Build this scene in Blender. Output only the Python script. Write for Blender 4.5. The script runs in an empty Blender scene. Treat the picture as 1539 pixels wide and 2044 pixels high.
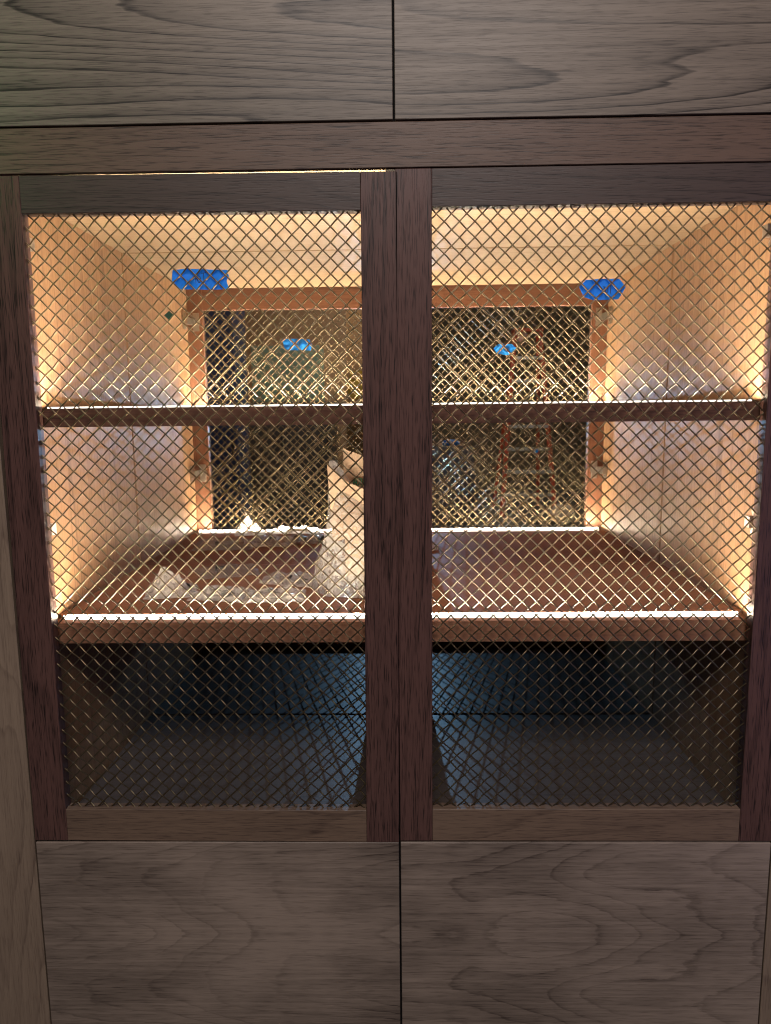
import bpy, math, random
import numpy as np
from mathutils import Vector, Matrix, noise
random.seed(4)
S = bpy.context.scene
C = S.collection
PI = math.pi

# ------------------------------------------------------------------ camera
ZC = 1.42                                   # camera height above the floor
F_PX, PIT, YAW, ROL = 1403.6, -0.1414, -0.0190, -0.0105
CAM = Vector((0.0027, -1.1567, ZC))
fwd = Vector((math.sin(YAW)*math.cos(PIT), math.cos(YAW)*math.cos(PIT), math.sin(PIT)))
rt0 = Vector((math.cos(YAW), -math.sin(YAW), 0)); up0 = rt0.cross(fwd)
RT = math.cos(ROL)*rt0 + math.sin(ROL)*up0
UP = -math.sin(ROL)*rt0 + math.cos(ROL)*up0
cd = bpy.data.cameras.new('camera'); co = bpy.data.objects.new('camera', cd); C.objects.link(co)
M = Matrix((RT, UP, -fwd)).transposed().to_4x4(); M.translation = CAM; co.matrix_world = M
cd.sensor_fit = 'HORIZONTAL'; cd.sensor_width = 36.0; cd.lens = 36.0*F_PX/1539.0
cd.clip_start = 0.02; cd.clip_end = 200
cd.dof.use_dof = True; cd.dof.focus_distance = 1.18; cd.dof.aperture_fstop = 18.0
S.camera = co

def ray(u, v):
    return fwd + RT*((u-769.5)/F_PX) - UP*((v-1022.0)/F_PX)
def atY(u, v, Y):
    d = ray(u, v); t = (Y-CAM.y)/d.y; return CAM + d*t
def atZ(u, v, Z):
    d = ray(u, v); t = (Z-CAM.z)/d.z; return CAM + d*t

# ------------------------------------------------------------------ world, light, exposure
W = bpy.data.worlds.new('World'); S.world = W; W.use_nodes = True
bg = W.node_tree.nodes['Background']; bg.inputs[0].default_value = (0.55, 0.58, 0.70, 1); bg.inputs[1].default_value = 0.020
S.view_settings.view_transform = 'Standard'; S.view_settings.look = 'None'
S.view_settings.exposure = 0.0; S.view_settings.gamma = 1.0; S.view_settings.use_curve_mapping = False
S.cycles.use_denoising = True; S.cycles.filter_width = 1.1
S.cycles.max_bounces = 10; S.cycles.transparent_max_bounces = 24; S.cycles.sample_clamp_indirect = 4.0

def area(name, loc, target, size, power, col, sy=None, spread=180):
    l = bpy.data.lights.new(name, 'AREA'); l.energy = power; l.color = col
    l.shape = 'RECTANGLE' if sy else 'DISK'; l.size = size
    if sy: l.size_y = sy
    l.spread = math.radians(spread)
    o = bpy.data.objects.new(name, l); C.objects.link(o); o.location = loc
    o.rotation_euler = (Vector(target)-Vector(loc)).to_track_quat('-Z', 'Y').to_euler()
    return o
area('room_ceiling_light', (0.1, -2.4, ZC+2.0), (0.0, 0, ZC-0.65), 1.6, 88, (1.0, 0.93, 0.895), 0.8)
area('work_light_beyond', (-0.008, 2.30, ZC-0.02), (0, 0.95, ZC-0.15), 0.006, 2.3, (0.33, 0.64, 1.0), spread=70)
area('far_room_light', (0.6, 5.5, ZC+1.9), (0, 7.5, ZC-0.5), 1.2, 52, (1.0, 0.88, 0.68), 1.2)
area('green_glow', (-1.35, -0.5, ZC+0.75), (-0.75, 0, ZC+0.47), 0.12, 0.22, (0.15, 1.0, 0.25), spread=50)
area('violet_glow', (1.6, -0.7, ZC-0.1), (0.72, 0, ZC-0.1), 0.5, 1.1, (0.35, 0.30, 1.0), 1.4, spread=90)

# ------------------------------------------------------------------ materials
MATS = {}
def new_mat(name):
    m = bpy.data.materials.new(name); m.use_nodes = True
    nt = m.node_tree; b = nt.nodes['Principled BSDF']
    return m, nt, b
def N(nt, t, **k):
    n = nt.nodes.new(t)
    for a, v in k.items(): setattr(n, a, v)
    return n
def plain(name, col, rough=0.5, metal=0.0, bump=0.0, bscale=200.0, emit=None):
    if name in MATS: return MATS[name]
    m, nt, b = new_mat(name)
    tc = N(nt, 'ShaderNodeTexCoord'); nz = N(nt, 'ShaderNodeTexNoise'); nz.inputs['Scale'].default_value = bscale*0.15; nz.inputs['Detail'].default_value = 5
    nt.links.new(tc.outputs['Object'], nz.inputs['Vector'])
    mx = N(nt, 'ShaderNodeMix', data_type='RGBA')
    mx.inputs[6].default_value = (*[c*0.82 for c in col], 1); mx.inputs[7].default_value = (*[min(1, c*1.15) for c in col], 1)
    nt.links.new(nz.outputs['Fac'], mx.inputs[0]); nt.links.new(mx.outputs[2], b.inputs['Base Color'])
    b.inputs['Roughness'].default_value = rough; b.inputs['Metallic'].default_value = metal
    if bump:
        n2 = N(nt, 'ShaderNodeTexNoise'); n2.inputs['Scale'].default_value = bscale; n2.inputs['Detail'].default_value = 4
        nt.links.new(tc.outputs['Object'], n2.inputs['Vector'])
        bp = N(nt, 'ShaderNodeBump'); bp.inputs['Strength'].default_value = bump; bp.inputs['Distance'].default_value = 0.002
        nt.links.new(n2.outputs['Fac'], bp.inputs['Height']); nt.links.new(bp.outputs['Normal'], b.inputs['Normal'])
    if emit:
        b.inputs['Emission Color'].default_value = (*emit[0], 1); b.inputs['Emission Strength'].default_value = emit[1]
    MATS[name] = m; return m

def math_n(nt, op, a, b=None, c=None):
    n = N(nt, 'ShaderNodeMath', operation=op)
    for i, v in enumerate((a, b, c)):
        if v is None: continue
        if isinstance(v, (int, float)): n.inputs[i].default_value = v
        else: nt.links.new(v, n.inputs[i])
    return n.outputs[0]

def wood(name, axis, light, dark, line=0.5, rings=26.0, gs=0.9, cs=5.0, rough=0.42, book=None, pore=0.35, blotch=0.35, cath=None, spec=0.22, fine=0.55):
    """procedural walnut; axis = grain direction, gs/cs = figure frequency along/across, rings = growth lines"""
    if name in MATS: return MATS[name]
    m, nt, b = new_mat(name)
    L = nt.links.new
    tc = N(nt, 'ShaderNodeTexCoord'); oi = N(nt, 'ShaderNodeObjectInfo')
    sep = N(nt, 'ShaderNodeSeparateXYZ'); L(tc.outputs['Object'], sep.inputs[0])
    comp = {'X': sep.outputs[0], 'Y': sep.outputs[1], 'Z': sep.outputs[2]}
    order = {'X': 'XZY', 'Z': 'ZXY', 'Y': 'YXZ'}[axis]
    g, c1, c2 = (comp[k] for k in order)
    if book is not None:                    # book-matched veneer: mirrored about one line across the grain
        c1 = math_n(nt, 'ABSOLUTE', math_n(nt, 'SUBTRACT', c1, book))
    r = oi.outputs['Random']
    def vec(sg, s1, s2, off):
        cb = N(nt, 'ShaderNodeCombineXYZ')
        L(math_n(nt, 'ADD', math_n(nt, 'MULTIPLY', g, sg), math_n(nt, 'MULTIPLY', r, 37.0+off)), cb.inputs[0])
        L(math_n(nt, 'ADD', math_n(nt, 'MULTIPLY', c1, s1), math_n(nt, 'MULTIPLY', r, 91.0+off)), cb.inputs[1])
        L(math_n(nt, 'MULTIPLY', c2, s2), cb.inputs[2])
        return cb.outputs[0]
    def noi(v, det, rgh=0.5, dist=0.0):
        n = N(nt, 'ShaderNodeTexNoise'); n.inputs['Scale'].default_value = 1.0
        n.inputs['Detail'].default_value = det; n.inputs['Roughness'].default_value = rgh; n.inputs['Distortion'].default_value = dist
        L(v, n.inputs['Vector']); return n.outputs['Fac']
    n1 = noi(vec(gs, cs, cs, 0), 1.5, 0.45, 0.25)
    nf = noi(vec(gs*9, cs*14, cs*14, 3), 3, 0.6)
    ph = math_n(nt, 'ADD', math_n(nt, 'MULTIPLY', n1, rings), math_n(nt, 'MULTIPLY', nf, 0.55))
    ph = math_n(nt, 'ADD', ph, math_n(nt, 'MULTIPLY', c1, 9.0))
    if cath is not None:                    # flat-sawn figure: parabolas nested along the grain
        d0, ka, kb = cath; dc = math_n(nt, 'SUBTRACT', c1, d0)
        par = math_n(nt, 'SUBTRACT', math_n(nt, 'MULTIPLY', math_n(nt, 'SQRT', math_n(nt, 'ADD', math_n(nt, 'MULTIPLY', dc, dc), 0.0006)), ka), math_n(nt, 'MULTIPLY', g, kb))
        ph = math_n(nt, 'ADD', ph, par)
    saw = math_n(nt, 'FRACT', ph)
    # soft ramp up, sharp late-wood line
    ln = N(nt, 'ShaderNodeValToRGB'); e = ln.color_ramp.elements
    e[0].position = 0.0; e[0].color = (0, 0, 0, 1); e[1].position = 1.0; e[1].color = (0.0, 0, 0, 1)
    for p_, v_ in ((0.50, 0.10), (0.84, 0.40), (0.935, 1.0), (0.97, 0.75)):
        x = e.new(p_); x.color = (v_, v_, v_, 1)
    L(saw, ln.inputs[0])
    # the lines come and go over the board
    nv = noi(vec(gs*1.3, cs*1.5, cs*1.5, 11), 2)
    amt = N(nt, 'ShaderNodeMapRange'); amt.inputs[1].default_value = 0.30; amt.inputs[2].default_value = 0.68; amt.inputs[3].default_value = 0.15; amt.inputs[4].default_value = 1.0
    L(nv, amt.inputs[0])
    lnv = math_n(nt, 'MULTIPLY', math_n(nt, 'MULTIPLY', ln.outputs[0], amt.outputs[0]), line)
    nb = noi(vec(gs*1.1, cs*0.9, cs*0.9, 23), 4, 0.6)
    pr = noi(vec(26, 560, 560, 5), 2, 0.55)
    prr = N(nt, 'ShaderNodeMapRange'); prr.inputs[1].default_value = 0.52; prr.inputs[2].default_value = 0.66; prr.inputs[3].default_value = 0.0; prr.inputs[4].default_value = pore
    L(pr, prr.inputs[0])
    fb = noi(vec(4, 170, 170, 7), 4, 0.72)
    tot = math_n(nt, 'ADD', lnv, math_n(nt, 'MULTIPLY', math_n(nt, 'SUBTRACT', nb, 0.42), blotch*2.2))
    tot = math_n(nt, 'ADD', tot, math_n(nt, 'MULTIPLY', math_n(nt, 'SUBTRACT', fb, 0.5), fine*1.5))
    tot = math_n(nt, 'ADD', tot, prr.outputs[0])
    tot = math_n(nt, 'ADD', tot, math_n(nt, 'MULTIPLY', math_n(nt, 'SUBTRACT', r, 0.5), 0.18))
    cl = N(nt, 'ShaderNodeClamp'); L(tot, cl.inputs[0])
    mx = N(nt, 'ShaderNodeMix', data_type='RGBA'); mx.inputs[6].default_value = (*light, 1); mx.inputs[7].default_value = (*dark, 1)
    L(cl.outputs[0], mx.inputs[0]); L(mx.outputs[2], b.inputs['Base Color'])
    b.inputs['Roughness'].default_value = rough; b.inputs['Specular IOR Level'].default_value = spec
    rr = math_n(nt, 'ADD', rough-0.05, math_n(nt, 'MULTIPLY', fb, 0.16)); L(rr, b.inputs['Roughness'])
    bp = N(nt, 'ShaderNodeBump'); bp.inputs['Strength'].default_value = 0.25; bp.inputs['Distance'].default_value = 0.0006; bp.invert = True
    L(math_n(nt, 'ADD', prr.outputs[0], math_n(nt, 'MULTIPLY', fb, 0.5)), bp.inputs['Height']); L(bp.outputs['Normal'], b.inputs['Normal'])
    MATS[name] = m; return m

WL_, WD_ = (0.200, 0.138, 0.096), (0.080, 0.053, 0.038)           # veneer
TOPV = wood('walnut_veneer_upper', 'X', (0.158, 0.122, 0.096), (0.022, 0.016, 0.013), line=0.95, rings=58, gs=0.30, cs=3.0, rough=0.40, pore=0.36, fine=0.75)
LOWV = wood('walnut_veneer_drawer', 'X', (0.250, 0.190, 0.152), (0.052, 0.036, 0.029), line=0.46, rings=9, gs=2.0, cs=4.2, rough=0.42, book=0.10, blotch=0.95, cath=(0.115, 26.0, 7.0), pore=0.28, fine=0.75)
RAILV = wood('walnut_solid_rail', 'X', (0.104, 0.063, 0.046), (0.022, 0.013, 0.010), line=0.5, rings=18, gs=0.5, cs=7, rough=0.42, pore=0.7, fine=0.9)
DRAILB = wood('walnut_door_bottom_rail', 'X', (0.150, 0.098, 0.068), (0.055, 0.034, 0.026), line=0.6, rings=14, gs=0.8, cs=7, rough=0.42, pore=0.6, fine=0.8)
DRAIL = wood('walnut_door_rail', 'X', (0.060, 0.040, 0.034), (0.014, 0.009, 0.008), line=0.9, rings=16, gs=0.8, cs=7, rough=0.40, pore=0.6, fine=0.9)
DSTILE = wood('walnut_door_stile', 'Z', (0.090, 0.044, 0.037), (0.016, 0.009, 0.008), line=0.7, rings=14, gs=0.5, cs=7, rough=0.36, pore=0.75, fine=0.95)
SIDEST = wood('walnut_side_stile', 'Z', (0.215, 0.155, 0.112), (0.085, 0.055, 0.042), line=0.5, rings=12, gs=0.8, cs=5, rough=0.42, blotch=0.45)
INT_L, INT_D = (0.33, 0.190, 0.100), (0.130, 0.066, 0.036)
INWALL = wood('walnut_inside_wall', 'Z', INT_L, INT_D, line=0.55, rings=22, gs=0.35, cs=6, rough=0.46, blotch=0.3)
INFLAT = wood('walnut_inside_flat', 'X', (0.33, 0.228, 0.138), (0.17, 0.108, 0.064), line=0.45, rings=20, gs=0.35, cs=6, rough=0.48, blotch=0.25)
INSTILE = wood('walnut_inside_stile', 'Z', (0.25, 0.115, 0.066), (0.10, 0.042, 0.026), line=0.4, rings=14, gs=0.5, cs=7)
INRAIL = wood('walnut_inside_rail', 'X', (0.25, 0.115, 0.066), (0.10, 0.042, 0.026), line=0.4, rings=14, gs=0.5, cs=7)
INFLOOR = wood('walnut_shelf_top', 'X', (0.27, 0.130, 0.075), (0.12, 0.053, 0.032), line=0.45, rings=20, gs=0.35, cs=6, rough=0.62, blotch=0.25, spec=0.10)
LOWFLOOR_SHADE = wood('walnut_lower_floor_shaded', 'X', (0.088, 0.068, 0.060), (0.04, 0.030, 0.026), line=0.45, rings=20, gs=0.35, cs=6, rough=0.42, blotch=0.25)  # darker copy of the inside walnut: the compartment's shade put into the colour
SHELFE = wood('walnut_shelf', 'X', (0.135, 0.066, 0.046), (0.045, 0.022, 0.017), line=0.6, rings=18, gs=0.6, cs=8, rough=0.34)
LEAKPALE = plain('pale_leak_strip', (0.62, 0.50, 0.33), 0.6)  # kept pale so the LED light leaking over the left door shows
DARK = plain('dark_carcass', (0.012, 0.010, 0.010), 0.9)
LED = plain('led_diffuser_top', (0.9, 0.9, 0.9), 0.5, emit=((1.0, 0.84, 0.61), 370.0))
LEDS = plain('led_diffuser_side', (0.9, 0.9, 0.9), 0.5, emit=((1.0, 0.94, 0.82), 2.4))
BRASS = plain('antique_brass_wire', (0.140, 0.104, 0.060), 0.32, 0.86, bump=0.15, bscale=500)
NICKEL = plain('hinge_nickel', (0.62, 0.58, 0.52), 0.30, 1.0)
INK = plain('marker_ink', (0.01, 0.012, 0.03), 0.6)
GREENINK = plain('green_print', (0.01, 0.16, 0.08), 0.6)

def thin_mat(name, col, trans, rough=0.6):
    m, nt, b = new_mat(name); L = nt.links.new; out = nt.nodes['Material Output']
    tr = N(nt, 'ShaderNodeBsdfTranslucent'); mx = N(nt, 'ShaderNodeMixShader')
    tc = N(nt, 'ShaderNodeTexCoord'); nz = N(nt, 'ShaderNodeTexNoise'); nz.inputs['Scale'].default_value = 90; nz.inputs['Detail'].default_value = 6
    L(tc.outputs['Object'], nz.inputs['Vector'])
    cm = N(nt, 'ShaderNodeMix', data_type='RGBA'); cm.inputs[6].default_value = (*[c*0.65 for c in col], 1); cm.inputs[7].default_value = (*[min(1, c*1.25) for c in col], 1)
    L(nz.outputs['Fac'], cm.inputs[0]); L(cm.outputs[2], b.inputs['Base Color']); L(cm.outputs[2], tr.inputs['Color'])
    b.inputs['Roughness'].default_value = rough
    bp = N(nt, 'ShaderNodeBump'); bp.inputs['Strength'].default_value = 0.3; bp.inputs['Distance'].default_value = 0.001
    L(nz.outputs['Fac'], bp.inputs['Height']); L(bp.outputs['Normal'], b.inputs['Normal'])
    mx.inputs[0].default_value = trans; L(b.outputs[0], mx.inputs[1]); L(tr.outputs[0], mx.inputs[2]); L(mx.outputs[0], out.inputs['Surface'])
    return m
TAPE = thin_mat('blue_masking_tape', (0.012, 0.28, 0.86), 0.42)
GREENT = thin_mat('dark_green_tape', (0.008, 0.055, 0.030), 0.1)
PAPER = thin_mat('white_paper', (0.72, 0.66, 0.56), 0.35)
CARD = thin_mat('pale_card', (0.50, 0.37, 0.26), 0.25)

def plastic(name, haze, tint=(0.96, 0.95, 0.93), rough=0.12):
    m, nt, b = new_mat(name); L = nt.links.new; out = nt.nodes['Material Output']
    tp = N(nt, 'ShaderNodeBsdfTransparent'); tp.inputs[0].default_value = (*tint, 1)
    df = N(nt, 'ShaderNodeBsdfDiffuse'); df.inputs[0].default_value = (0.85, 0.80, 0.74, 1)
    tl = N(nt, 'ShaderNodeBsdfTranslucent'); tl.inputs[0].default_value = (0.85, 0.80, 0.74, 1)
    gl = N(nt, 'ShaderNodeBsdfGlossy'); gl.inputs['Roughness'].default_value = rough
    tc = N(nt, 'ShaderNodeTexCoord'); nz = N(nt, 'ShaderNodeTexNoise'); nz.inputs['Scale'].default_value = 55; nz.inputs['Detail'].default_value = 3; nz.inputs['Distortion'].default_value = 1.5
    L(tc.outputs['Object'], nz.inputs['Vector'])
    bp = N(nt, 'ShaderNodeBump'); bp.inputs['Strength'].default_value = 0.8; bp.inputs['Distance'].default_value = 0.006
    L(nz.outputs['Fac'], bp.inputs['Height'])
    for s in (df, tl, gl): L(bp.outputs['Normal'], s.inputs['Normal'])
    a = N(nt, 'ShaderNodeMixShader'); a.inputs[0].default_value = 0.5; L(df.outputs[0], a.inputs[1]); L(tl.outputs[0], a.inputs[2])
    h = N(nt, 'ShaderNodeMapRange'); h.inputs[1].default_value = 0.3; h.inputs[2].default_value = 0.7; h.inputs[3].default_value = haze*0.5; h.inputs[4].default_value = haze*1.6
    L(nz.outputs['Fac'], h.inputs[0])
    m1 = N(nt, 'ShaderNodeMixShader'); L(h.outputs[0], m1.inputs[0]); L(tp.outputs[0], m1.inputs[1]); L(a.outputs[0], m1.inputs[2])
    fr = N(nt, 'ShaderNodeLayerWeight'); fr.inputs[0].default_value = 0.25; L(bp.outputs['Normal'], fr.inputs['Normal'])
    m2 = N(nt, 'ShaderNodeMixShader'); L(math_n(nt, 'MULTIPLY', fr.outputs['Fresnel'], 0.45), m2.inputs[0]); L(m1.outputs[0], m2.inputs[1]); L(gl.outputs[0], m2.inputs[2])
    L(m2.outputs[0], out.inputs['Surface']); return m
POLY = plastic('clear_polythene', 0.20, rough=0.2)
POLYT = plastic('soft_polythene', 0.30, rough=0.18)
POLYW = plastic('hazy_polythene', 0.55, rough=0.2)

# ------------------------------------------------------------------ mesh helpers
def obj(name, verts, faces, mat, parent=None, smooth=False, centre=True):
    vs = np.asarray(verts, float)
    c = (vs.min(0)+vs.max(0))/2 if centre else np.zeros(3)
    me = bpy.data.meshes.new(name); me.from_pydata((vs-c).tolist(), [], faces); me.update()
    if smooth: me.polygons.foreach_set('use_smooth', [True]*len(me.polygons))
    me.materials.append(mat)
    o = bpy.data.objects.new(name, me); C.objects.link(o)
    return put(o, Vector(c), parent)
def wloc(o):
    p = Vector((0, 0, 0))
    while o is not None: p += o.location; o = o.parent
    return p
def put(o, world, parent):
    if parent is not None:
        o.parent = parent; o.location = world - wloc(parent)
    else: o.location = world
    return o
def empty(name, loc, parent=None):
    o = bpy.data.objects.new(name, None); o.empty_display_size = 0.05; C.objects.link(o); return put(o, Vector(loc), parent)
def tag(o, label, cat=None, group=None, kind=None):
    if label: o['label'] = label
    if cat: o['category'] = cat
    if group: o['group'] = group
    if kind: o['kind'] = kind
    return o
class MB:
    def __init__(s): s.v = []; s.f = []
    def add(s, v, f):
        n = len(s.v); s.v += [tuple(p) for p in v]; s.f += [tuple(i+n for i in q) for q in f]; return s
    def box(s, a, b, bev=0.0):
        v, f = boxvf(a, b, bev); return s.add(v, f)
    def tube(s, pts, r, n=8, cap=True):
        pts = [Vector(p) for p in pts]; V = []; F = []
        for i, p in enumerate(pts):
            t = (pts[min(i+1, len(pts)-1)]-pts[max(i-1, 0)]).normalized()
            a = t.orthogonal().normalized() if i == 0 else (a - t*a.dot(t)).normalized()
            bb = t.cross(a); rr = r[i] if isinstance(r, (list, tuple)) else r
            for k in range(n):
                th = 2*PI*k/n; V.append(p + (a*math.cos(th)+bb*math.sin(th))*rr)
        for i in range(len(pts)-1):
            for k in range(n):
                k2 = (k+1) % n; F.append((i*n+k, i*n+k2, (i+1)*n+k2, (i+1)*n+k))
        if cap: F.append(tuple(reversed(range(n)))); F.append(tuple((len(pts)-1)*n+k for k in range(n)))
        return s.add(V, F)
    def build(s, name, mat, parent=None, smooth=False): return obj(name, s.v, s.f, mat, parent, smooth)
def boxvf(a, b, bev=0.0):
    lo = [min(a[i], b[i]) for i in range(3)]; hi = [max(a[i], b[i]) for i in range(3)]
    if bev <= 0:
        v = [(x, y, z) for x in (lo[0], hi[0]) for y in (lo[1], hi[1]) for z in (lo[2], hi[2])]
        f = [(0, 1, 3, 2), (4, 6, 7, 5), (0, 4, 5, 1), (2, 3, 7, 6), (0, 2, 6, 4), (1, 5, 7, 3)]
        return v, f
    v = []; ix = {}
    for sx in (0, 1):
        for sy in (0, 1):
            for sz in (0, 1):
                s3 = (sx, sy, sz); cor = [hi[i] if s3[i] else lo[i] for i in range(3)]
                for ax in range(3):
                    p = list(cor)
                    for i in range(3):
                        if i != ax: p[i] += -bev if s3[i] else bev
                    ix[(s3, ax)] = len(v); v.append(tuple(p))
    f = []
    for ax in range(3):
        o1, o2 = [i for i in range(3) if i != ax]
        for s in (0, 1):
            q = []
            for (p1, p2) in ((0, 0), (1, 0), (1, 1), (0, 1)):
                t = [0, 0, 0]; t[ax] = s; t[o1] = p1; t[o2] = p2; q.append(ix[(tuple(t), ax)])
            f.append(tuple(q))
        # edges parallel to ax
        for p1 in (0, 1):
            for p2 in (0, 1):
                t0 = [0, 0, 0]; t1 = [0, 0, 0]
                for t, s in ((t0, 0), (t1, 1)): t[ax] = s; t[o1] = p1; t[o2] = p2
                t0 = tuple(t0); t1 = tuple(t1)
                f.append((ix[(t0, o1)], ix[(t1, o1)], ix[(t1, o2)], ix[(t0, o2)]))
    for s3 in [(x, y, z) for x in (0, 1) for y in (0, 1) for z in (0, 1)]:
        f.append((ix[(s3, 0)], ix[(s3, 1)], ix[(s3, 2)]))
    import bmesh
    bm = bmesh.new(); bv = [bm.verts.new(p) for p in v]
    for q in f: bm.faces.new([bv[i] for i in q])
    bmesh.ops.recalc_face_normals(bm, faces=bm.faces[:])
    bm.verts.index_update(); ff = [tuple(vv.index for vv in fc.verts) for fc in bm.faces]; bm.free()
    return v, ff
def box(name, a, b, mat, parent=None, bev=0.0008):
    v, f = boxvf((a[0], a[1], a[2]+ZC), (b[0], b[1], b[2]+ZC), bev)
    return obj(name, v, f, mat, parent)

# ------------------------------------------------------------------ the setting: floor and far wall
FLOORM = plain('concrete_floor', (0.16, 0.15, 0.14), 0.7, bump=0.3, bscale=40)
fl = obj('floor', [(-12, -8, 0), (12, -8, 0), (12, 14, 0), (-12, 14, 0)], [(0, 1, 2, 3)], FLOORM); fl['kind'] = 'structure'
WALLM = plain('dim_painted_wall', (0.10, 0.082, 0.054), 0.8, bump=0.1, bscale=60)
v, f = boxvf((-12, 11.5, 0), (12, 11.65, 3.6)); wl = obj('wall', v, f, WALLM); wl['kind'] = 'structure'

# ------------------------------------------------------------------ the cabinet
cab = empty('display_cabinet', (0, 0.49, 0))
tag(cab, 'wide walnut cabinet with brass wire mesh doors and lit shelves inside', 'cabinet')
XW, YF, YS, YB = 0.6105, 0.026, 0.4666, 0.945
ZCE, ZF, ZF2 = 0.3563, -0.3545, -0.7277
XD = 0.6548                                   # outer edge of the doors
g = 0.0014
# front frame and panels
box('face_rail', (-0.90, 0, 0.3757), (0.90, 0.010, 0.4425), RAILV, cab)
tag(box('upper_panel', (-0.90, 0.0, 0.4458), (-0.0016, 0.021, 0.95), TOPV, cab), None)
box('upper_panel', (0.0016, 0.0, 0.4458), (0.90, 0.021, 0.95), TOPV, cab)
for s in (-1, 1):
    box('side_stile', (s*0.6575, 0.001, -1.32), (s*0.90, 0.024, 0.3740), SIDEST, cab)
    box('drawer_front', (s*0.0017, 0.0, -1.32), (s*0.6545, 0.021, -0.7597), LOWV, cab)
box('plinth', (-0.88, 0.06, -ZC+0.001), (0.88, 0.91, -1.325), DARK, cab)
box('carcass', (-0.655, 0.024, -1.322), (0.655, 0.948, -0.765), DARK, cab)
box('carcass', (-0.89, 0.026, 0.3815), (0.89, 0.946, 0.948), DARK, cab)
for s in (-1, 1): box('carcass', (s*0.657, 0.026, -1.32), (s*0.89, 0.946, 0.379), DARK, cab)
# back face of the cabinet
box('face_rail', (-0.90, 0.948, 0.3757), (0.90, 0.970, 0.950), RAILV, cab)
box('back_panel', (-0.90, 0.951, -1.32), (0.90, 0.971, -0.7597), LOWV, cab)
for s in (-1, 1): box('side_stile', (s*0.6575, 0.948, -0.757), (s*0.90, 0.970, 0.3740), SIDEST, cab)
# inside boards: two boxes joined at a seam half way back
gs_ = 0.0038
for (y0, y1) in ((YF, YS-gs_), (YS+gs_, YB)):
    for s in (-1, 1):
        box('side_panel', (s*XW, y0, -0.757), (s*0.6540, y1, 0.3790), INWALL, cab, 0.0006)
    a = 0.046 if y0 == YF else y0; b_ = y1 if y1 < 0.6 else YB-0.020
    box('top_panel', (-XW+g, a, ZCE), (XW-g, b_, 0.3790), INFLAT, cab, 0.0006)
    box('bottom_panel', (-XW+g, y0, -0.7550), (XW-g, y1, ZF2), LOWFLOOR_SHADE, cab, 0.0016)
box('leak_strip', (-XW+g, 0.0105, 0.3796), (-0.014, 0.0455, 0.3812), LEAKPALE, cab, 0)  # added strip that catches the LED light in the gap above the left door
# shelves: each a deep board with a rabbet along the front and the back edge that holds an LED bead
def shelf(zt, th, rab, bead_f, bead_b, label):
    m = MB()
    pf = [(YF+0.003, zt-th), (YF+0.003, zt-rab), (YF+0.034, zt-rab), (YF+0.034, zt), (YS-g, zt), (YS-g, zt-th)]
    def prism(prof, x0, x1):
        n = len(prof)
        V = [(x0, y, z+ZC) for y, z in prof]+[(x1, y, z+ZC) for y, z in prof]
        Fc = [tuple(reversed(range(n))), tuple(range(n, 2*n))]+[(i, (i+1) % n, n+(i+1) % n, n+i) for i in range(n)]
        m.add(V, [tuple(reversed(q)) for q in Fc])
    prism(pf, -XW+g, XW-g)
    pb = [(YS+g, zt-th), (YS+g, zt), (YB-0.034, zt), (YB-0.034, zt-rab), (YB-0.004, zt-rab), (YB-0.004, zt-th)]
    prism(pb, -XW+g, XW-g)
    sh = m.build('shelf', SHELFE if th < 0.04 else INFLOOR, cab); sh['label'] = label
    for (y0, y1, z0, z1) in (bead_f, bead_b):
        md = MB(); pr = [(y0, z0), (y1, z0), (y1, z1), (y0, z1)]
        V = [(x, y, z+ZC) for x in (-XW+0.014, XW-0.014) for y, z in pr]; k = len(pr)
        Fc = [tuple(range(k)), tuple(reversed(range(k, 2*k)))]+[(i, k+i, k+(i+1) % k, (i+1) % k) for i in range(k)]
        md.add(V, Fc); st_ = md.build('led_strip', LEDS, sh); st_.data.materials.append(LED)
        for p_ in st_.data.polygons:
            if abs(p_.normal.z) > 0.90 and p_.center.z > 0: p_.material_index = 1
    return sh
shelf(ZF, 0.044, 0.0072, (YF+0.0225, YF+0.031, ZF-0.0070, ZF-0.0004), (YB-0.031, YB-0.022, ZF-0.0070, ZF+0.0065), 'lower lit shelf that carries the plastic bags')
shelf(0.0135, 0.0335, 0.0020, (YF+0.0225, YF+0.031, 0.0135-0.0018, 0.0135+0.0006), (YB-0.031, YB-0.022, 0.0135-0.0018, 0.0135+0.0006), 'empty middle shelf with a bright strip on its top edge')

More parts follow.
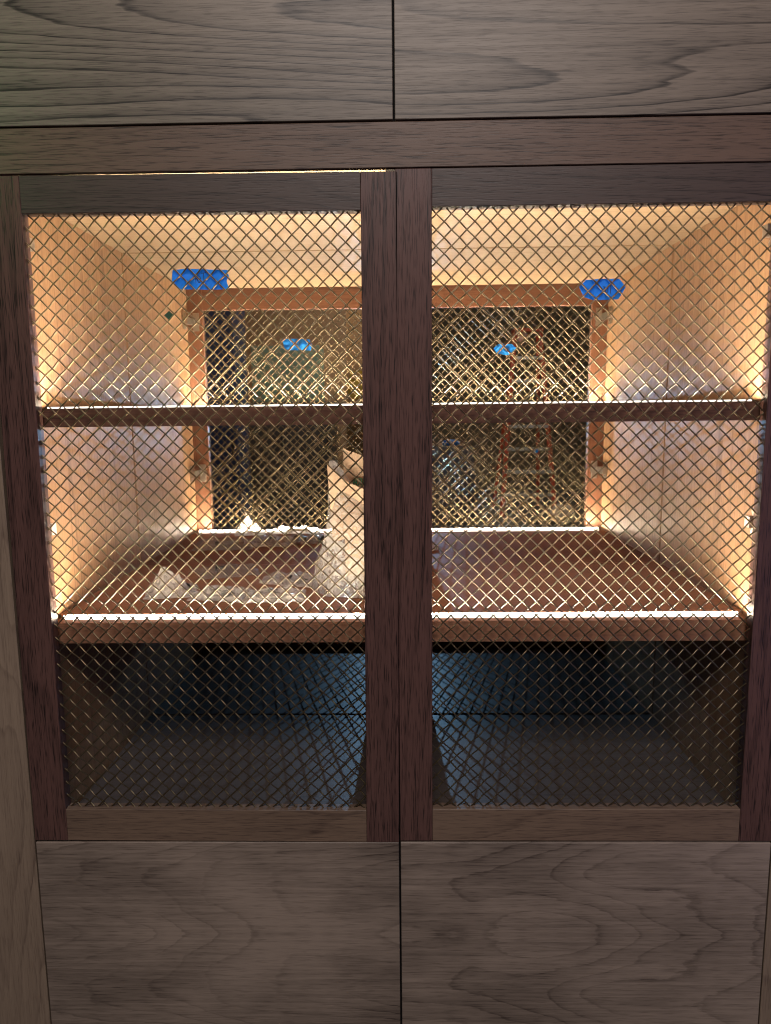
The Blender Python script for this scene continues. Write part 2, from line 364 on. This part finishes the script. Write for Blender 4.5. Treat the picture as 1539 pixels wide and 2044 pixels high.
# ------------------------------------------------------------------ doors of woven wire
PITCH = 0.02425; WR_ = 0.00130
def door(x0, x1, z0, z1, ox0, ox1, oz0, oz1, yf, th, ym, node, label, back=False, sag=0.0, pivot=None, segs=6, sides=6):
    """frame of two stiles and two rails round a sheet of crimped wire, woven over and under"""
    d = empty('door', (x0, yf+th/2, z0+ZC), cab); d['label'] = label
    ca, sa = math.cos(sag), math.sin(sag); px, pz = pivot or (x0, (z0+z1)/2)
    def fix(vs):
        vs = np.asarray(vs, float).copy()
        X = vs[:, 0]-px; Z = vs[:, 2]-pz-ZC
        vs[:, 0] = px+X*ca-Z*sa; vs[:, 2] = pz+ZC+X*sa+Z*ca
        return vs
    def part(nm, a, b, mat, bev=0.0007):
        v, f = boxvf((a[0], a[1], a[2]+ZC), (b[0], b[1], b[2]+ZC), bev); return obj(nm, fix(v), f, mat, d)
    st, ra = (INSTILE, INRAIL) if back else (DSTILE, DRAIL)
    part('stile', (x0, yf, z0), (ox0, yf+th, z1), st); part('stile', (ox1, yf, z0), (x1, yf+th, z1), st)
    part('rail', (ox0+0.0002, yf+0.0003, oz1), (ox1-0.0002, yf+th-0.0003, z1), ra); part('rail', (ox0+0.0002, yf+0.0003, z0), (ox1-0.0002, yf+th-0.0003, oz0), ra if back else DRAILB)
    nx, nz = node; e = 0.003
    X0, X1, Z0, Z1 = ox0-e-nx, ox1+e-nx, oz0-e-nz, oz1+e-nz
    p = PITCH; A = WR_*0.9
    th_ = np.arange(sides)*2*PI/sides
    for fam in (0, 1):
        lo = (X0-Z1) if fam == 0 else (X0+Z0); hi = (X1-Z0) if fam == 0 else (X1+Z1)
        for k in range(math.ceil(lo/p), math.floor(hi/p)+1):
            q = k*p                                   # fam 0: x-z = q ; fam 1: x+z = q
            if fam == 0: xa, xb = max(X0, Z0+q), min(X1, Z1+q)
            else: xa, xb = max(X0, q-Z1), min(X1, q-Z0)
            if xb-xa < 0.004: continue
            n = max(3, int((xb-xa)*2/p*segs)+1)
            x = np.linspace(xa, xb, n); z = x-q if fam == 0 else q-x
            s = (x+z) if fam == 0 else (x-z)
            c = np.cos(PI*(s/p-k)); w = np.sign(c)*np.abs(c)**0.75*A
            y = ym-w if fam == 0 else ym+w
            # a trace of unevenness along the wire
            jit = 0.00022*math.sin(k*7.3+fam*2.1); x = x+jit; 
            P = np.stack([x+nx, y, z+nz+ZC], 1)
            dirp = np.array([1, 0, -1.0])/math.sqrt(2) if fam == 0 else np.array([1, 0, 1.0])/math.sqrt(2)
            ring = np.cos(th_)[:, None]*dirp*WR_+np.sin(th_)[:, None]*np.array([0, 1.0, 0])*WR_
            V = fix((P[:, None, :]+ring[None]).reshape(-1, 3))
            i = np.arange(n-1)[:, None]*sides; kk = np.arange(sides)[None]; k2 = (kk+1) % sides
            Q = np.stack([i+kk, i+k2, i+sides+k2, i+sides+kk], -1).reshape(-1, 4)
            if fam == 0: Q = Q[:, ::-1]
            cc = V.mean(0); me = bpy.data.meshes.new('wire')
            me.vertices.add(len(V)); me.vertices.foreach_set('co', (V-cc).ravel())
            me.loops.add(Q.size); me.loops.foreach_set('vertex_index', Q.ravel().astype(np.int32))
            me.polygons.add(len(Q)); me.polygons.foreach_set('loop_start', (np.arange(len(Q))*4).astype(np.int32))
            me.update(calc_edges=True); me.polygons.foreach_set('use_smooth', np.ones(len(Q), bool))
            me.materials.append(BRASS)
            o = bpy.data.objects.new('wire', me); C.objects.link(o); put(o, Vector(cc), d)
    return d
def node_at(u, v, Y):
    p = atY(u, v, Y); return (p.x, p.z-ZC)
YM = 0.011
SAG = -0.0052
dL = door(-XD, -0.0012, -0.7555, 0.3736, -0.5958, -0.0584, -0.6955, 0.3166, 0.0, 0.022, YM, node_at(62.1, 441.6, YM), 'left front door', sag=SAG, pivot=(-XD, -0.7))
dR = door(0.0012, XD, -0.7560, 0.3738, 0.0581, 0.5976, -0.6958, 0.3170, 0.0, 0.022, YM, node_at(1353, 1281, YM), 'right front door')
YBD = YB+0.003
bL = door(-XD, -0.0012, -0.7570, 0.3728, -0.5660, -0.0560, -0.7030, 0.2990, YBD, 0.022, YBD+0.011, (-0.555, 0.0), 'left rear door', back=True, segs=4, sides=5)
bR = door(0.0012, XD, -0.7570, 0.3728, 0.0560, 0.5660, -0.7030, 0.2990, YBD, 0.022, YBD+0.011, (0.555, 0.0), 'right rear door', back=True, segs=4, sides=5)

v, f = boxvf((-0.009, 0.0223, -0.75+ZC), (0.009, 0.0255, 0.365+ZC)); obj('seam_light_block', v, f, DARK, dR)  # added unseen strip that blocks lamp light through the centre door seam
# hinges: cup flange on the stile, arm, plate screwed to the side panel
def hinge(d, s, z, ydoor, sgn, xcup, k=1.0):
    m = MB(); z += ZC
    def bx(a, b, bev=0.0006): m.box((a[0], a[1], a[2]+z), (b[0], b[1], b[2]+z), bev)
    yd = ydoor
    bx((xcup-s*0.011, yd-sgn*0.0022, -0.026), (xcup+s*0.007, yd-sgn*0.0002, 0.026))            # flange on the door
    m.tube([(xcup-s*0.002, yd-sgn*0.0005, z), (xcup-s*0.002, yd-sgn*0.006, z)], 0.0130, 14)       # cup rim
    bx((xcup, yd-sgn*0.012, -0.0085), (s*(XW-0.0040), yd-sgn*0.0035, 0.0085))                     # link arm
    bx((s*(XW-0.016), yd-sgn*0.056*k, -0.0095), (s*(XW-0.0045), yd-sgn*0.006, 0.0095))              # arm body
    bx((s*(XW-0.0042), yd-sgn*0.052*k, -0.0240), (s*(XW-0.0003), yd-sgn*0.026*k, 0.0240))             # mounting plate
    for dz in (-0.018, 0.018):
        m.tube([(xcup-s*0.002, yd-sgn*0.002, z+dz), (xcup-s*0.002, yd-sgn*0.0038, z+dz)], 0.0038, 10)
        m.tube([(s*(XW-0.004), yd-sgn*0.040*k, z+dz), (s*(XW-0.0062), yd-sgn*0.040*k, z+dz)], 0.0040, 10)
    m.build('hinge', NICKEL, d)
for (u, v) in ((385, 642), (393, 945)):
    z = atY(u, v, YB-0.01).z-ZC; hinge(bL, -1, z, YBD, 1, -0.588); hinge(bR, 1, z, YBD, 1, 0.588)
for (u, v) in ((52, 495), (95, 1052)):
    z = atY(u, v, 0.06).z-ZC; hinge(dL, -1, z, 0.022, -1, -0.622, 0.40); hinge(dR, 1, z+0.004, 0.022, -1, 0.622, 0.40)

# ------------------------------------------------------------------ strips of tape
def sheet(name, poly, mat, parent=None, thick=0.0003, wob=0.0008, nsub=9, seed=0):
    """thin sheet with a traced outline, lightly crumpled, with real thickness; poly = world points in a Y plane"""
    import bmesh
    bm = bmesh.new(); vs = [bm.verts.new(p) for p in poly]; fc = bm.faces.new(vs)
    bm.normal_update()
    if fc.normal.y > 0: bmesh.ops.reverse_faces(bm, faces=[fc])
    xs = [p[0] for p in poly]; zs = [p[2] for p in poly]
    for (lo, hi, no) in ((min(xs), max(xs), (1, 0, 0)), (min(zs), max(zs), (0, 0, 1))):
        k = nsub if no[0] else max(3, nsub//2)
        for i in range(1, k):
            t = lo+(hi-lo)*i/k; pc = (t, 0, 0) if no[0] else (0, 0, t)
            bmesh.ops.bisect_plane(bm, geom=bm.verts[:]+bm.edges[:]+bm.faces[:], plane_co=pc, plane_no=no)
    for v_ in bm.verts: v_.co.y += wob*noise.noise(Vector((v_.co.x*70+seed, v_.co.z*70, seed)))*2
    r = bmesh.ops.solidify(bm, geom=bm.faces[:], thickness=thick)
    bmesh.ops.triangulate(bm, faces=bm.faces[:])
    V = [tuple(v_.co) for v_ in bm.verts]; bm.verts.index_update(); Fc = [tuple(v_.index for v_ in f_.verts) for f_ in bm.faces]; bm.free()
    return obj(name, V, Fc, mat, parent)
def ribbon(name, strokes, w, mat, parent):
    """pen strokes as thin raised ribbons; strokes = lists of world points on a Y plane"""
    m = MB()
    for st in strokes:
        st = [Vector(p) for p in st]
        m.tube(st, w/2, 6)
    return m.build(name, mat, parent)
def circ(cx, cz, rx, rz, a0=0, a1=360, n=14):
    return [(cx+rx*math.cos(math.radians(a0+(a1-a0)*i/n)), cz+rz*math.sin(math.radians(a0+(a1-a0)*i/n))) for i in range(n+1)]
# lettering on the inner side of the tape, seen through it from behind: TOP reads right to left
TOPS = [[(0.55, 1.0), (1.05, 1.05)], [(0.80, 1.02), (0.78, 0.0)], circ(0.30, 0.42, 0.16, 0.34), [(-0.02, 0.0), (-0.05, 0.85)], circ(-0.10, 0.62, 0.17, 0.24, -80, 100)]
def write(strokes, u, v, hpx, Y, dy=0.0):
    o = atY(u, v, Y); h = hpx*(Y-CAM.y)/F_PX
    return [[(o.x+x*h, Y+dy, o.z+z*h) for x, z in st] for st in strokes]
def tape(poly, Y, label, txt, seed, inkw, wob=0.0009):
    t = sheet('masking_tape', [tuple(atY(u, v, Y)) for u, v in poly], TAPE, wob=wob, seed=seed)
    tag(t, label, 'tape', 'strips of blue tape on the wire mesh')
    u, v, h = txt; ribbon('lettering', write(TOPS, u, v, h, Y, -0.0006), inkw, INK, t)
YT = YM+0.0042
tape([(344, 539), (372, 536.5), (404, 537.5), (454, 539), (455, 545), (457, 551), (452, 560), (457, 577), (420, 578.5), (380, 577.5), (355, 577), (343, 562)], YT, 'large strip of blue tape high on the left front mesh', (392, 566, 19), 1, 0.0010)
tape([(1169, 559), (1200, 556.5), (1236, 556.5), (1249, 573), (1240, 589), (1234, 597), (1186, 599.5), (1166, 593), (1156, 573)], YT, 'large strip of blue tape high on the right front mesh', (1206, 586, 15), 5, 0.0010)
YT2 = YBD+0.0065
tape([(562, 677), (590, 676), (618, 677.5), (623, 690), (620, 699.5), (575, 699), (568, 695)], YT2, 'small pale strip of blue tape on the left rear mesh', (592, 693, 8), 9, 0.0012, 0.002)
tape([(994, 687), (1022, 686.5), (1031, 696), (1024, 705), (1012, 709), (992, 706), (985, 696)], YT2, 'small pale strip of blue tape on the right rear mesh', (1008, 703, 7), 13, 0.0012, 0.002)
gt = sheet('tape_square', [tuple(atY(u, v, YT)) for u, v in ((327.5, 629.5), (337.5, 620.5), (347.5, 630), (338, 639.5))], GREENT, wob=0.0003, nsub=3, seed=3)
tag(gt, 'tiny dark green square of tape filling one cell of the left mesh', 'tape')

# ------------------------------------------------------------------ bags of hardware on the lower shelf
ZS = ZF+ZC+0.0006
HW_D = plain('blackened_steel', (0.03, 0.028, 0.027), 0.35, 0.8); HW_S = plain('zinc_hardware', (0.55, 0.53, 0.50), 0.28, 1.0)
def creases(a, b, seed, n=5, f0=1.6):
    r_ = random.Random(seed*101+7); t = 0; w = 0
    for k in range(n):
        th = r_.uniform(0, PI); f = f0*1.45**k; o = r_.uniform(0, 9); wt = 0.72**k
        x = (a*math.cos(th)+b*math.sin(th))*f+o+0.25*noise.noise(Vector((a*1.5, b*1.5, seed+k)))
        t += wt*abs((x % 2)-1); w += wt
    return t/w
def ridge(p): return 1.0-abs(noise.noise(p))*2.0
def bag(u, v, L, Wd, H, rz, seed, label, mat=POLY, paper=True, nhw=5, tall=0.0):
    c = atZ(u, v, ZS); root = empty('plastic_bag', (c.x, c.y, ZS))
    tag(root, label, 'plastic bag', 'clear plastic bags on the lower shelf')
    nu, nv = 34, 22; cr, sr = math.cos(rz), math.sin(rz); V = []; Fc = []
    for top in (1, 0):
        for i in range(nu):
            for j in range(nv):
                a = -1+2*i/(nu-1); b = -1+2*j/(nv-1)
                ed = max(0, 1-abs(a)**3.0)*max(0, 1-abs(b)**2.6)
                q = Vector((a*L*14+seed*3.1, b*Wd*14, seed*1.7))
                x = a*L/2*(1+0.10*noise.noise(Vector((b*2.2, seed, 1)))) ; y = b*Wd/2*(1+0.16*noise.noise(Vector((a*2.4, seed, 5))))
                x += 0.006*noise.noise(q*1.6); y += 0.006*noise.noise(q*1.6+Vector((9, 3, 1)))
                if top:
                    cz_ = creases(a*1.3, b*1.0, seed); h = (H*1.25*cz_**1.3+0.012*max(0, creases(a, b, seed+50, 4, 3.0)-0.45))*ed**0.45
                    h += tall*max(0, 1-abs(a+0.15)*1.1-abs(b)*0.7)*(0.55+0.8*creases(a, b, seed+9, 4, 2.2))
                    z = 0.0018+0.0035*(noise.noise(q*1.1)+0.6)*(1-ed)+max(0, h)
                else: z = 0.0004
                V.append((c.x+x*cr-y*sr, c.y+x*sr+y*cr, ZS+max(z, 0.0003)))
    n = nu*nv
    for top in (1, 0):
        o = 0 if top else n
        for i in range(nu-1):
            for j in range(nv-1):
                q = (o+i*nv+j, o+(i+1)*nv+j, o+(i+1)*nv+j+1, o+i*nv+j+1); Fc.append(q if top else q[::-1])
    rim = [i*nv for i in range(nu)]+[(nu-1)*nv+j for j in range(1, nv)]+[i*nv+nv-1 for i in range(nu-2, -1, -1)]+[j for j in range(nv-2, 0, -1)]
    for k in range(len(rim)):
        a, b = rim[k], rim[(k+1) % len(rim)]; Fc.append((b, a, a+n, b+n))
    obj('film', V, Fc, mat, root)
    rnd = random.Random(seed*17+3)
    for k in range(nhw):
        m = MB(); a = rnd.uniform(-0.32, 0.32)*L; b = rnd.uniform(-0.22, 0.22)*Wd
        x = c.x+a*cr-b*sr; y = c.y+a*sr+b*cr; t = rnd.uniform(0, PI); r = rnd.uniform(0.003, 0.006); ln = rnd.uniform(0.012, 0.026)
        d = Vector((math.cos(t), math.sin(t), 0))*ln/2; p = Vector((x, y, ZS+r+0.001+rnd.uniform(0, H*0.25)))
        m.tube([p-d, p-d*0.72, p-d*0.70, p+d], [r*1.6, r*1.6, r*0.7, r*0.7], 10)
        if k % 2: m.box((x-0.009, y-0.006, p.z-0.002), (x+0.009, y+0.006, p.z+0.0015), 0.0006)
        m.build('fitting', HW_D if (k+seed) % 3 else HW_S, root)
    if paper:
        m = MB(); n1 = 9; pl, pw = L*0.42, Wd*0.34; V = []; Fc = []
        ox, oy = rnd.uniform(-0.12, 0.12)*L, rnd.uniform(-0.2, 0.1)*Wd
        for lay in (0, 1):
            for i in range(n1):
                a = -0.5+i/(n1-1); zz = ZS+0.0022+H*0.42*(1-(2*a)**2*0.8)-lay*0.0004
                for b in (-0.5, 0.5):
                    x = a*pl+ox; y = b*pw+oy; V.append((c.x+x*cr-y*sr, c.y+x*sr+y*cr, max(zz+b*0.004, ZS+0.0006)))
        for i in range(n1-1):
            Fc.append((2*i, 2*i+2, 2*i+3, 2*i+1)); o = 2*n1; Fc.append((o+2*i, o+2*i+1, o+2*i+3, o+2*i+2))
        m.add(V, Fc).build('paper_slip', PAPER, root)
    return root
bag(342, 1184, 0.100, 0.085, 0.016, 0.25, 1, 'crumpled clear bag heaped highest at the left end of the shelf', POLYW, True, 3, tall=0.045)
bag(442, 1190, 0.105, 0.080, 0.022, -0.12, 2, 'clear bag of dark fittings right beside the heaped left bag', POLYW, True, 6)
bag(550, 1193, 0.115, 0.075, 0.018, 0.08, 3, 'clear bag with white slip and dark fittings, nearest the front edge', POLYW, True, 6)
bag(455, 1142, 0.130, 0.110, 0.012, 0.35, 4, 'flat nearly empty clear bag lying across the shelf seam', POLY, False, 1)
bag(585, 1160, 0.120, 0.085, 0.016, -0.30, 5, 'clear bag of fittings against the foot of the tall bag', POLYW, True, 4)
bag(452, 1089, 0.155, 0.140, 0.018, 0.05, 6, 'flat brownish clear pouch at the left rear of the shelf', POLY, False, 2)
bag(545, 1084, 0.120, 0.110, 0.020, -0.1, 7, 'clear bag in the middle of the rear row', POLYW, True, 3)
bag(618, 1080, 0.110, 0.095, 0.022, 0.2, 8, 'clear bag of black fittings at the right of the rear row', POLY, False, 9)
bag(500, 1066, 0.085, 0.060, 0.014, 0.15, 9, 'white crumpled bag standing highest against the rear light strip', POLYW, True, 1, tall=0.050)
bag(588, 1063, 0.150, 0.055, 0.016, 0.0, 10, 'pale low bag lying along the rear light strip', POLYW, True, 2)
bag(838, 1094, 0.090, 0.080, 0.012, 0.1, 11, 'small flat clear bag just right of the centre stiles', POLYW, False, 1)

# tall clear bag with a folded card
def tall_bag():
    c0 = atZ(715, 1180, ZS); Y0 = c0.y
    root = empty('tall_bag', (c0.x, Y0, ZS)); tag(root, 'tall upright clear bag holding pale card printed with green letters', 'plastic bag')
    prof = []                                     # (v, left u) traced outline; the right side mirrors about the middle
    L_ = [(1190, 636), (1170, 630), (1135, 634), (1095, 641), (1050, 650), (1010, 656), (975, 653), (945, 649), (922, 650)]
    nz, nt = 40, 44; V = []; Fc = []
    zs = [atY(700, v, Y0).z for v, _ in L_]; xs = [atY(u, v, Y0).x for v, u in L_]
    for i in range(nz):
        t = i/(nz-1); z = ZS+0.0008+(zs[-1]-ZS)*t
        k = 0
        zz = min(max(z, zs[0]), zs[-1])
        while k < len(zs)-2 and zz > zs[k+1]: k += 1
        w = (zz-zs[k])/(zs[k+1]-zs[k]); xl = xs[k]*(1-w)+xs[k+1]*w
        xr = c0.x+(0.085-0.045*t); cx = (xl+xr)/2; rx = (xr-xl)/2; ry = 0.045*(1-t)**0.6+0.012
        for j in range(nt):
            th = 2*PI*j/nt; ct, st = math.cos(th), math.sin(th)
            q = Vector((ct*2.2, st*2.2, t*2.6))
            k_ = 0.86+0.30*creases(th*0.9+t*0.8, t*1.5, 31, 5, 1.2)*(1-0.5*t)+0.08*noise.noise(q*1.3)
            zt = z
            if t > 0.6: zt = z-0.100*max(0, (ct+0.75))*(t-0.6)/0.4*(0.6)        # the mouth sags to the right
            V.append((cx+rx*ct*k_, Y0+ry*st*k_-0.0+0.030*t, max(ZS+0.0004, zt)))
    for i in range(nz-1):
        for j in range(nt):
            j2 = (j+1) % nt; Fc.append((i*nt+j, i*nt+j2, (i+1)*nt+j2, (i+1)*nt+j))
    Fc.append(tuple(reversed(range(nt))))
    obj('film', V, Fc, POLYT, root)
    # card: a stiff folded sheet standing in the bag
    def card(poly, Y, tilt, nm, mat, th=0.0012):
        P = []
        for lay in (0, th):
            for (u, v) in poly:
                p = atY(u, v, Y); P.append((p.x, Y+lay+tilt*(p.z-ZS), p.z))
        n = len(poly)
        return obj(nm, P, [tuple(range(n)), tuple(reversed(range(n, 2*n)))]+[(i, n+i, n+(i+1) % n, (i+1) % n) for i in range(n)], mat, root)
    YC = Y0+0.012
    card([(684, 896), (724, 911), (775, 925), (775, 1150), (690, 1150)], YC, 0.05, 'card', CARD)
    card([(651, 926), (690, 962), (740, 985), (770, 1000), (762, 1090), (700, 1072), (664, 1085)], Y0-0.012, 0.06, 'card', CARD)
    # ARA seen from the back of the print
    A_ = [[(0, 0), (0.18, 1), (0.42, 1), (0.6, 0)], [(0.08, 0.42), (0.52, 0.42)]]
    R_ = [[(0.55, 0), (0.55, 1), (0.2, 1), (0.05, 0.85), (0.05, 0.62), (0.2, 0.48), (0.55, 0.48)], [(0.3, 0.48), (0.02, 0)]]
    st = [[(x, z) for x, z in q] for q in A_]+[[(x+0.80, z) for x, z in q] for q in R_]+[[(x+1.60, z) for x, z in q] for q in A_]
    S3 = []
    for q in st:
        S3.append([])
        for x, z in q:
            p = atY(705+x*11.5, 970-z*14.5, YC); S3[-1].append((p.x, YC+0.05*(p.z-ZS)-0.0016, p.z))
    ribbon('lettering', S3, 0.0022, GREENINK, root)
tall_bag()

# ------------------------------------------------------------------ the dark room behind
ORANGE = plain('orange_fibreglass', (0.32, 0.042, 0.013), 0.45); ALU = plain('aluminium', (0.55, 0.55, 0.54), 0.35, 0.9)
def ladder(u, v_top, Y):
    t = atY(u, v_top, Y); H = t.z; root = empty('step_ladder', (t.x, Y, 0)); tag(root, 'orange step ladder standing far behind the right rear mesh', 'ladder')
    for s in (-1, 1):
        MB().tube([(t.x+s*0.36, Y, 0.0), (t.x+s*0.17, Y+0.32, H)], 0.034, 8).build('rail', ORANGE, root)
        MB().tube([(t.x+s*0.33, Y+1.05, 0.0), (t.x+s*0.15, Y+0.36, H-0.06)], 0.028, 8).build('rail', ORANGE, root)
    k = 0; z = 0.30
    while z < H-0.2:
        w = 0.36-0.19*z/H; y = Y+0.32*z/H
        v, f = boxvf((t.x-w, y-0.04, z-0.03), (t.x+w, y+0.05, z+0.012), 0.004); obj('step', v, f, ALU, root); z += 0.305
    v, f = boxvf((t.x-0.20, Y+0.22, H-0.02), (t.x+0.20, Y+0.48, H+0.03), 0.008); obj('top_cap', v, f, ORANGE, root)
    return root
ladder(1062, 655, 8.3)
def solid(name, u0, u1, v0, v1, Y, depth, mat, label, cat, z0=0.0):
    a = atY(u0, v0, Y); b = atY(u1, v0, Y); zt = a.z if z0 is not None else a.z
    lo = 0.0005 if z0 == 0.0 else z0
    v, f = boxvf((a.x, Y, lo), (b.x, Y+depth, zt), 0.006); return tag(obj(name, v, f, mat), label, cat)
NAVY = plain('navy_steel', (0.008, 0.022, 0.085), 0.4); BROWN = plain('brown_board', (0.20, 0.115, 0.06), 0.6, bump=0.2, bscale=30)
GRNB = plain('grey_green_board', (0.10, 0.16, 0.125), 0.35); PLY = plain('orange_plywood', (0.55, 0.30, 0.11), 0.55, bump=0.2, bscale=40)
YEL = plain('yellow_plastic', (0.75, 0.46, 0.03), 0.4); BLUEP = plain('blue_plastic', (0.02, 0.22, 0.70), 0.4); GREYF = plain('grey_sheet', (0.30, 0.29, 0.30), 0.5, bump=0.6, bscale=12)
SKIN = plain('pink_cloth', (0.70, 0.42, 0.36), 0.7)
def panelled(name, u0, u1, vt, Y, depth, mat, label, cat, splits, pm=None):
    """tall board or locker with its own door leaves"""
    a = atY(u0, vt, Y); b = atY(u1, vt, Y); root = empty(name, ((a.x+b.x)/2, Y, 0)); tag(root, label, cat)
    v, f = boxvf((a.x, Y+0.012, 0.0005), (b.x, Y+depth, a.z), 0.005); obj('body', v, f, mat, root)
    w = (b.x-a.x)/splits
    for k in range(splits):
        v, f = boxvf((a.x+k*w+0.006, Y-0.008, 0.09), (a.x+(k+1)*w-0.006, Y+0.0115, a.z-0.02), 0.004); d = obj('door', v, f, pm or mat, root)
        v, f = boxvf((a.x+(k+1)*w-0.05, Y-0.03, 1.0), (a.x+(k+1)*w-0.035, Y-0.0085, 1.18), 0.003); obj('handle', v, f, HW_D, d)
    return root
panelled('steel_locker', 372, 462, 560, 5.2, 0.5, NAVY, 'navy steel locker at the far left behind the rear mesh', 'locker', 1)
def leaning(name, u0, u1, vt, Y, mat, label, cat, th=0.018):
    a = atY(u0, vt, Y); b = atY(u1, vt, Y); d = 0.28
    P = [(a.x, Y-d, 0.0), (b.x, Y-d, 0.0), (b.x, Y, a.z), (a.x, Y, a.z)]; P += [(x, y+th, z+0.001) for x, y, z in P]
    return tag(obj(name, P, [(0, 1, 2, 3), (7, 6, 5, 4), (0, 4, 5, 1), (1, 5, 6, 2), (2, 6, 7, 3), (3, 7, 4, 0)], mat), label, cat)
leaning('tall_board', 468, 700, 560, 7.6, BROWN, 'tall brown board standing behind the small left tape', 'board')
panelled('dark_cabinet', 478, 662, 803, 6.2, 0.6, plain('black_brown_paint', (0.03, 0.024, 0.020), 0.5), 'dark tall cabinet under the grey green crate', 'cabinet', 2)
def crate(u0, u1, v0, v1, Y):
    a = atY(u0, v0, Y); b = atY(u1, v1, Y); root = empty('crate', ((a.x+b.x)/2, Y+0.2, b.z)); tag(root, 'grey green crate below the small left tape', 'crate')
    z0 = atY(u0, 803, 6.2).z+0.001; n = 5; h = (a.z-z0)/n
    for k in range(n):
        v, f = boxvf((a.x, Y, z0+k*h+0.004), (b.x, Y+0.02, z0+(k+1)*h-0.004), 0.003); obj('slat', v, f, GRNB, root)
        v, f = boxvf((a.x, Y+0.40, z0+k*h+0.004), (b.x, Y+0.42, z0+(k+1)*h-0.004), 0.003); obj('slat', v, f, GRNB, root)
    for x in (a.x+0.02, b.x-0.05):
        for y in (Y+0.0205, Y+0.3695):
            v, f = boxvf((x, y, z0), (x+0.03, y+0.03, a.z), 0.003); obj('post', v, f, GRNB, root)
crate(500, 640, 690, 803, 6.3)
leaning('plywood_sheet', 690, 775, 590, 3.4, PLY, 'orange plywood sheet just left of the centre stiles', 'plywood sheet')
def crumple(name, u, v, Y, rx, ry, rz, mat, label, cat, seed, zbase=None):
    c = atY(u, v, Y); V = []; Fc = []; nu, nv = 18, 28
    for i in range(nu+1):
        for j in range(nv):
            t = PI*i/nu; p = 2*PI*j/nv; d = Vector((math.sin(t)*math.cos(p), math.sin(t)*math.sin(p), math.cos(t)))
            k = 0.8+0.45*ridge(d*1.6+Vector((seed, 0, 0)))*0.5+0.15*noise.noise(d*4+Vector((0, seed, 0)))
            V.append((c.x+d.x*rx*k, c.y+d.y*ry*k, c.z+d.z*rz*k))
    for i in range(nu):
        for j in range(nv): Fc.append((i*nv+j, (i+1)*nv+j, (i+1)*nv+(j+1) % nv, i*nv+(j+1) % nv))
    return tag(obj(name, V, Fc, mat), label, cat)
def table(u0, u1, v, Y, depth, label):
    a = atY(u0, v, Y); b = atY(u1, v, Y); root = empty('work_table', ((a.x+b.x)/2, Y, 0)); tag(root, label, 'table')
    v_, f = boxvf((a.x, Y, a.z-0.04), (b.x, Y+depth, a.z), 0.006); obj('table_top', v_, f, BROWN, root)
    for x in (a.x+0.04, b.x-0.04):
        for y in (Y+0.05, Y+depth-0.05):
            v_, f = boxvf((x-0.025, y-0.025, 0.0005), (x+0.025, y+0.025, a.z-0.0405), 0.003); obj('leg', v_, f, BROWN, root)
    # sheet hanging over the front of the table in folds
    V = []; Fc = []; n, m = 36, 14; W_ = b.x-a.x
    for lay in (0, 0.004):
        for j in range(m):
            t = j/(m-1)
            for i in range(n):
                s_ = i/(n-1); z = a.z+0.006-t*0.95; x = a.x-0.02+s_*(W_+0.04)+t*0.10*(s_-0.4)
                y = Y-0.03-0.05*t+0.025*math.sin(s_*19+1.5*math.sin(s_*5))*min(1, t*3)-0.02*noise.noise(Vector((s_*3, t*2, 1)))+lay
                V.append((x, y, z))
    for lay in (0, 1):
        o = lay*n*m
        for j in range(m-1):
            for i in range(n-1):
                q = (o+j*n+i, o+j*n+i+1, o+(j+1)*n+i+1, o+(j+1)*n+i); Fc.append(q if lay == 0 else q[::-1])
    tag(obj('dust_sheet', V, Fc, GREYF), 'grey dust sheet hanging in folds over the table front', 'dust sheet')
    return a.z
zt = table(800, 938, 893, 4.2, 0.7, 'work table behind the right rear mesh beside the ladder')
crumple('blue_bag', 900, 884, 4.4, 0.075, 0.06, 0.030, BLUEP, 'crumpled blue bag on top of the work table', 'bag', 2)
crumple('cloth_bundle', 1040, 668, 8.7, 0.085, 0.06, 0.10, SKIN, 'small pale pink bundle on top of the orange ladder', 'cloth', 5)
def stool(u0, u1, v, Y):
    a = atY(u0, v, Y); b = atY(u1, v, Y); root = empty('stool', ((a.x+b.x)/2, Y, 0)); tag(root, 'dark stool far behind the lower right corner of the rear mesh', 'stool')
    v_, f = boxvf((a.x, Y, a.z-0.03), (b.x, Y+0.35, a.z), 0.008); obj('seat', v_, f, HW_D, root)
    for x in (a.x+0.03, b.x-0.03):
        for y in (Y+0.04, Y+0.31): MB().tube([(x, y, 0.0005), (x, y, a.z-0.031)], 0.014, 8).build('leg', HW_D, root)
stool(1082, 1165, 1052, 5.6)
crumple('plastic_bundle', 1122, 1026, 5.77, 0.13, 0.12, 0.10, POLYW, 'bundle of crumpled clear film on the stool', 'plastic film', 8)
def yellow_lamp(u, v, Y):
    c = atY(u, v, Y); root = empty('hand_lamp', (c.x, Y, c.z-0.08)); tag(root, 'yellow hand lamp hanging on the orange plywood', 'lamp')
    m = MB(); m.box((c.x-0.05, Y-0.05, c.z-0.09), (c.x+0.05, Y, c.z+0.03), 0.012); m.build('body', YEL, root)
    MB().tube([(c.x-0.035, Y-0.025, c.z+0.03), (c.x-0.03, Y-0.025, c.z+0.075), (c.x+0.03, Y-0.025, c.z+0.075), (c.x+0.035, Y-0.025, c.z+0.03)], 0.010, 8).build('handle', YEL, root)
yellow_lamp(712, 768, 3.22)

crumple('tape_scrap', 1068, 901, 8.30, 0.045, 0.02, 0.030, TAPE, 'small scrap of blue tape on the orange ladder', 'tape', 11)
